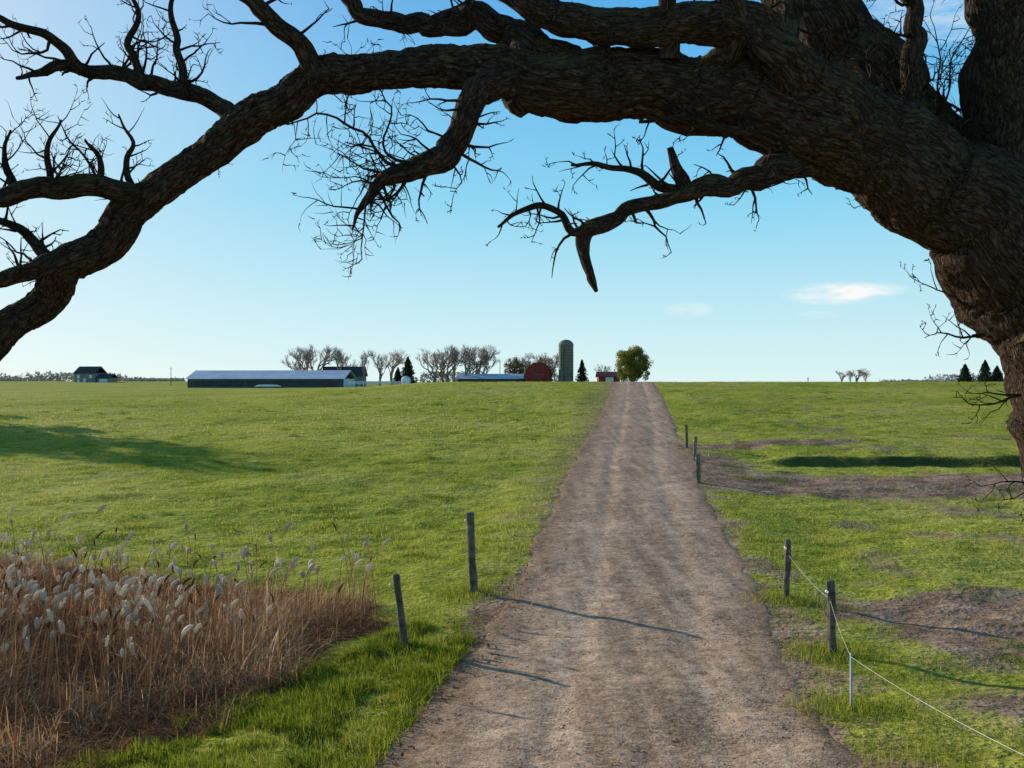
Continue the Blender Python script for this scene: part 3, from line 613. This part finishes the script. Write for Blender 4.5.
V=np.vstack([np.c_[pr[:,0],np.full(k,-.3),pr[:,1]],np.c_[pr[:,0],np.full(k,16),pr[:,1]]]);mesh_np('roof_and_sides',V,np.array([[i,i+1,k+i+1,k+i] for i in range(k-1)]),[REDROOF],parent=E)
q=MB();box(q,(0,-.08,1.3),(2.4,.1,2.6));box(q,(0,-.08,3.9),(1.1,.1,1.1));q.build('doors',[simple('barn_door',(.22,.05,.04),(.26,.07,.05))],False,E)
q=MB();box(q,(0,-.1,2.72),(2.8,.1,.08));q.build('trim',[GREYW],False,E)
E=empty('silo');E.location=(W(566,250),250,CZ-.4)
q=MB();r=1.85;tube(q,np.array([[0,0,z] for z in np.linspace(0,10,12)]),np.full(12,r),32);q.build('barrel',[CONC],True,E)
q=MB();a=np.linspace(0,np.pi/2,8);tube(q,np.array([[0,0,10.01+math.sin(x)*1.5] for x in a]),np.maximum(np.cos(a)*r*1.04,.01),32);q.build('dome',[simple('silo_dome',(.18,.16,.13),(.25,.22,.18))],True,E)
q=MB()
for z in np.arange(.7,9.9,.75): tube(q,np.array([[0,0,z],[0,0,z+.08]]),np.array([r+.04,r+.04]),32)
q.build('hoops',[ROOFD],True,E)
q=MB();box(q,(-1.2,-1.75,5),(.7,.6,9));q.build('chute',[CONC],False,E)
E=empty('milk_tank');E.location=(W(406,248),248,CZ-.2);q=MB();tube(q,np.array([[0,0,z] for z in (0,.3,1,1.6,2,2.2)]),np.array([.9,1.1,1.2,1.1,.7,.02]),20);q.build('vessel',[WHITE],True,E)
q=MB();[box(q,(sx*.6,sy*.6,-.3),(.12,.12,.9)) for sx in(-1,1) for sy in(-1,1)];q.build('legs',[GREYW],False,E)
E=empty('board_fence');q=MB()
for i in range(14):
    x=W(350,245)+i*1.1;box(q,(x,245,CZ-.1),(.14,.14,1.6))
for z in(.05,.35,.6): box(q,(W(350,245)+7,244.9,CZ+z),(15,.06,.16))
q.build('boards',[WHITE],False,E)
E=empty('hay_wagon');x=W(268,215);E.location=(x,215,float(H(x,215)));q=MB();box(q,(0,0,.45),(5.2,2.2,.15));q.build('bed',[WHITE],False,E)
q=MB();tube(q,np.array([[-2.5,0,.5],[-2,0,.55],[0,0,.6],[2,0,.55],[2.5,0,.5]]),np.array([.1,.2,.22,.2,.1]),10);q.build('tarped_load',[WHITE],True,E)
q=MB();
for sx in(-1.7,1.7):
    for sy in(-1,1): tube(q,np.array([[sx,sy-.1,.22],[sx,sy-.099,.22],[sx,sy+.099,.22],[sx,sy+.1,.22]]),np.array([.01,.22,.22,.01]),14)
q.build('wheels',[ROOFD],True,E)
for u,D,h in [(171,300,5.5),(808,260,2.0),(500,290,7)]:
    x=W(u,D);E=empty('utility_pole');E.location=(x,D,float(H(x,D)));q=MB();tube(q,np.array([[0,0,-.2],[0,0,h]]),np.array([.11,.08]),8);q.build('pole',[WOOD],True,E)
    q=MB();box(q,(0,0,h-.5),(.7,.08,.08));q.build('crossarm',[WOOD],False,E)

# ------------------------------------------------------------------ light, sky
EL=math.radians(17);AZ=math.radians(-48)
sun=bpy.data.lights.new('sun','SUN');sun.energy=5;sun.angle=math.radians(.5);sun.color=(1,.92,.77)
so=link(bpy.data.objects.new('sun',sun))
d=Vector((math.sin(AZ)*math.cos(EL),math.cos(AZ)*math.cos(EL),math.sin(EL)));so.rotation_euler=d.to_track_quat('Z','Y').to_euler()
w=bpy.data.worlds.new('World');scene.world=w;w.use_nodes=True;nt=w.node_tree;bg=nt.nodes['Background']
sk=nt.nodes.new('ShaderNodeTexSky');sk.sky_type='NISHITA';sk.sun_disc=False;sk.sun_elevation=EL;sk.sun_rotation=AZ;sk.air_density=1.0;sk.dust_density=.3;sk.ozone_density=2.0
tc=nt.nodes.new('ShaderNodeTexCoord').outputs['Generated']
sp_=nt.nodes.new('ShaderNodeSeparateXYZ');nt.links.new(tc,sp_.inputs[0])
def mth(op,a,b=0,c=None):
    n=nt.nodes.new('ShaderNodeMath');n.operation=op
    for i,v in enumerate((a,b) if c is None else (a,b,c)):
        if isinstance(v,(int,float)): n.inputs[i].default_value=v
        else: nt.links.new(v,n.inputs[i])
    return n.outputs[0]
ax=mth('ARCTAN2',sp_.outputs[0],sp_.outputs[1]);ez=sp_.outputs[2]
g=ramp(nt,ez,[(0,(.74,.94,.95)),(.06,(.57,.86,.95)),(.18,(.25,.68,.93)),(.34,(.09,.44,.85)),(.6,(.035,.18,.46)),(1,(.02,.09,.26))])
dt=nt.nodes.new('ShaderNodeVectorMath');dt.operation='DOT_PRODUCT';nt.links.new(tc,dt.inputs[0]);dt.inputs[1].default_value=(d.x,d.y,d.z)
sf=mth('MULTIPLY',mth('POWER',mth('MAXIMUM',dt.outputs['Value'],0),9),.8)
g=mix(nt,sf,g,(1.0,1.0,.98))
g=mix(nt,1.,g,(10,10,10),'MULTIPLY')
base=mix(nt,.92,sk.outputs[0],g)
mpv=nt.nodes.new('ShaderNodeMapping');mpv.inputs['Scale'].default_value=(14,14,60);nt.links.new(tc,mpv.inputs[0])
nz=noise(nt,mpv.outputs[0],1.6,6,.62)
tot=None
for az,el,wa,we,st in [(.313,.086,.045,.010,1.0),(.345,.088,.03,.007,.6),(.175,.073,.022,.007,.4),(.30,.066,.02,.004,.3),(.44,.33,.12,.035,.45)]:
    e=mth('ADD',mth('POWER',mth('ABSOLUTE',mth('MULTIPLY',mth('SUBTRACT',ax,az),1/wa)),2),mth('POWER',mth('ABSOLUTE',mth('MULTIPLY',mth('SUBTRACT',ez,el),1/we)),2))
    gg=mth('MULTIPLY',mth('SUBTRACT',1.0,mth('MINIMUM',mth('MULTIPLY',e,.7),1)),st);tot=gg if tot is None else mth('ADD',tot,gg)
cf=mth('MINIMUM',mth('MAXIMUM',mth('MULTIPLY',mth('MULTIPLY',tot,mth('SUBTRACT',nz,.36)),4.2),0),.9)
c=mix(nt,cf,base,(10,9.9,9.6))
nt.links.new(c,bg.inputs[0]);bg.inputs[1].default_value=.1
cam=bpy.data.cameras.new('camera');cam.lens=35.16;cam.sensor_width=36;cam.clip_end=12000;cam.clip_start=.05
co=link(bpy.data.objects.new('camera',cam));co.location=(0,0,CZ);co.rotation_euler=(math.pi/2,0,0);scene.camera=co
scene.view_settings.view_transform='Standard';scene.view_settings.look='None';scene.view_settings.exposure=0
